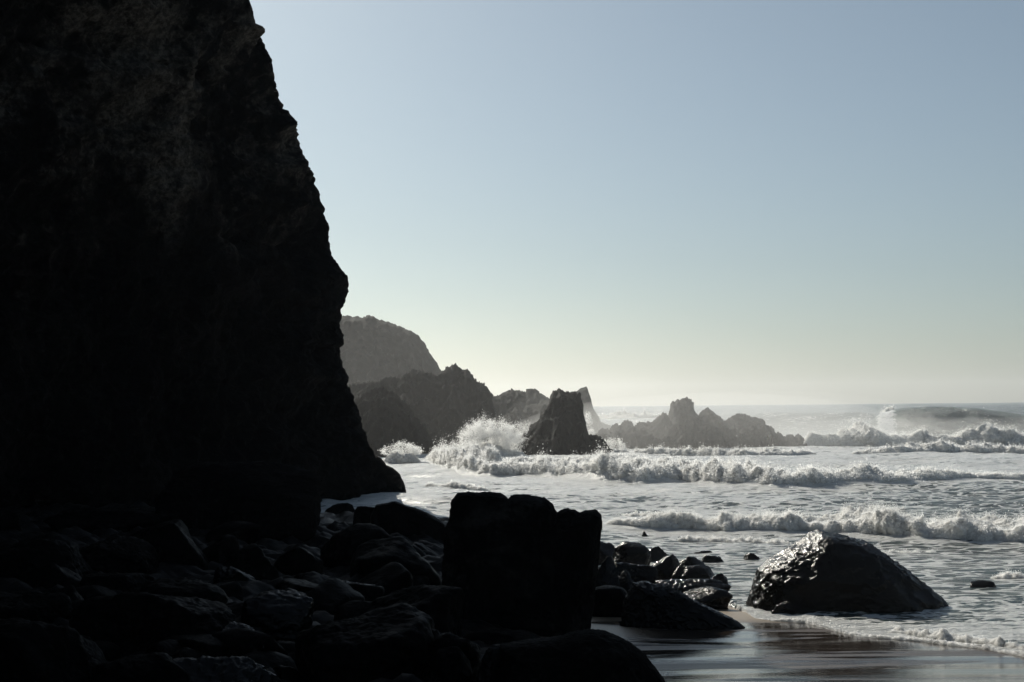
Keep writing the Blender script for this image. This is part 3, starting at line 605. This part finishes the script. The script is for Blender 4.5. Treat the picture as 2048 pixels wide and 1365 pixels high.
# the dark boulders below the cliff
L = [(-20, 88, 995, 1045, 'rounded boulder at the left edge, highest of the far row'),
 (70, 135, 996, 1040, 'small round boulder second from the left in the far row'),
 (120, 320, 1018, 1075, 'long low boulder at the cliff foot, in the far row'),
 (300, 420, 1000, 1070, 'blunt boulder wedged below the buttress'),
 (-10, 175, 1080, 1180, 'squarish boulder with flat top near the left edge'),
 (150, 298, 1080, 1165, 'domed boulder right of the squarish flat-topped one'),
 (255, 405, 1050, 1155, 'high round boulder below the buttress, with smooth back'),
 (392, 470, 1075, 1150, 'narrow boulder between two smooth round ones'),
 (440, 560, 1090, 1175, 'large smooth boulder below the right end of the buttress'),
 (540, 640, 1095, 1165, 'grey-black boulder under the right edge of the buttress'),
 (165, 308, 1148, 1205, 'flat-backed boulder in the middle of the left pile'),
 (425, 508, 1137, 1196, 'boulder with a thin pale rim of light on its right shoulder'),
 (555, 650, 1160, 1200, 'low flat stone between the rimmed boulder and the tall block'),
 (70, 190, 1175, 1245, 'ribbed boulder left of the big central dome'),
 (-20, 125, 1195, 1285, 'ribbed slanting boulder at the left edge'),
 (285, 445, 1166, 1262, 'sloping boulder with a faint sheen, behind the big central dome'),
 (488, 617, 1188, 1300, 'boulder with blue sheen streaks down its right side'),
 (640, 748, 1163, 1235, 'boulder with a bright wet right flank, left of the tall block'),
 (740, 915, 1178, 1300, 'grey-flanked boulder leaning on the foot of the tall block'),
 (150, 465, 1188, 1335, 'big central dome of dark rock in the left pile'),
 (408, 537, 1250, 1345, 'boulder with a crisp curved rim beside the big central dome'),
 (520, 635, 1288, 1350, 'squat rounded boulder between the two rimmed ones'),
 (610, 860, 1225, 1400, 'very large black boulder in front of the grey-flanked one'),
 (800, 950, 1262, 1390, 'steep black boulder next to the front flat slab'),
 (-30, 218, 1243, 1420, 'smooth dome filling the bottom left corner'),
 (190, 380, 1310, 1420, 'low boulder at the bottom edge, right of the corner dome'),
 (330, 545, 1316, 1420, 'boulder on the bottom edge with pale rim at its right'),
 (532, 620, 1334, 1400, 'small rounded stone on the bottom edge with a thin light rim'),
 (860, 940, 1300, 1400, 'narrow upright stone at the bottom edge, left of the sharp one')]
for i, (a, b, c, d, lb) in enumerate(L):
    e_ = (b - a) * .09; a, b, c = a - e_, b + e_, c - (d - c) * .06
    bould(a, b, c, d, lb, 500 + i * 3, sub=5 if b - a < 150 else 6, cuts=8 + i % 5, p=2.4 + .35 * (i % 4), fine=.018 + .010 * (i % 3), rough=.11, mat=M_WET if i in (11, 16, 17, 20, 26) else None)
rsb = np.random.RandomState(77)
for i in range(55):                                                 # stones filling the gaps of the pile
    px, py = rsb.uniform(-20, 880), rsb.uniform(1040, 1350); w = rsb.uniform(22, 60) * (1 + (py - 1040) / 500)
    if px > 620 and py < 1090: continue
    bould(px - w, px + w, py - w * rsb.uniform(.5, .9), py + w * .4, 'small black stone wedged between the larger boulders below the cliff', 900 + i, 'small stones between the boulders', sub=4, cuts=9, name='stone', cat='stone', fine=.02)
bould(920, 1085, 1262, 1310, 'flat grey slab lying between the tall block and the front boulder', 601, 'front boulders', M_BLOCK, .6, sub=6, p=3.2)
bould(952, 1022, 1288, 1400, 'sharp-edged stone with a pale edge at the bottom centre', 602, 'front boulders', M_WET, .7, cuts=10)
bould(985, 1335, 1262, 1420, 'large black front boulder running down to the wet sand', 603, 'front boulders', M_BLOCK, .6, sub=7, poly=[(975, 1440), (985, 1340), (1000, 1292), (1050, 1283), (1110, 1277), (1150, 1266), (1180, 1262), (1212, 1264), (1240, 1274), (1268, 1292), (1290, 1310), (1304, 1328), (1322, 1350), (1336, 1370), (1350, 1440)], cz=1370, cuts=4, rough=.1, fine=.02)

# ------------------------------------------------------------------ sea air
def volume_mat(name, dens, col, g):
    m = bpy.data.materials.new(name); m.use_nodes = True; t = m.node_tree; t.nodes.clear()
    o = t.nodes.new('ShaderNodeOutputMaterial'); v = t.nodes.new('ShaderNodeVolumePrincipled')
    v.inputs['Color'].default_value = (*col, 1); v.inputs['Density'].default_value = dens; v.inputs['Anisotropy'].default_value = g
    t.links.new(v.outputs[0], o.inputs['Volume']); return m
def box(name, lo, hi, mat):
    bm = bmesh.new(); bmesh.ops.create_cube(bm, size=1.0)
    for v in bm.verts: v.co = [lo[i] if v.co[i] < 0 else hi[i] for i in range(3)]
    me = bpy.data.meshes.new(name); bm.to_mesh(me); bm.free(); me.materials.append(mat)
    o = bpy.data.objects.new(name, me); SC.collection.objects.link(o); return kind(o, 'stuff')
box('haze', (-1450, -70, -6), (1450, 2520, 38), volume_mat('haze', HAZE, (0.96, 0.97, 0.98), 0.6))
def mist(px, py, Y, rx, ry, rz, dens):
    D, Fc = ico(4); P = at_y(px, py, Y)
    o = mesh_obj('spray_mist', D * np.array([rx, ry, rz]), Fc, volume_mat('spray_mist', dens, (.97, .97, .96), .6)); o.location = P
    return kind(o, 'stuff')
mist(1420, 880, 114, 17, 9, 3.8, .026)
mist(1500, 858, 132, 18, 10, 3.6, .010)
mist(1850, 885, 130, 27, 8, 2.3, .015)
mist(1640, 872, 136, 34, 10, 3.0, .005)
mist(1060, 850, 100, 22, 16, 9, .0008)
mist(1215, 856, 120, 9, 9, 4.6, .004)
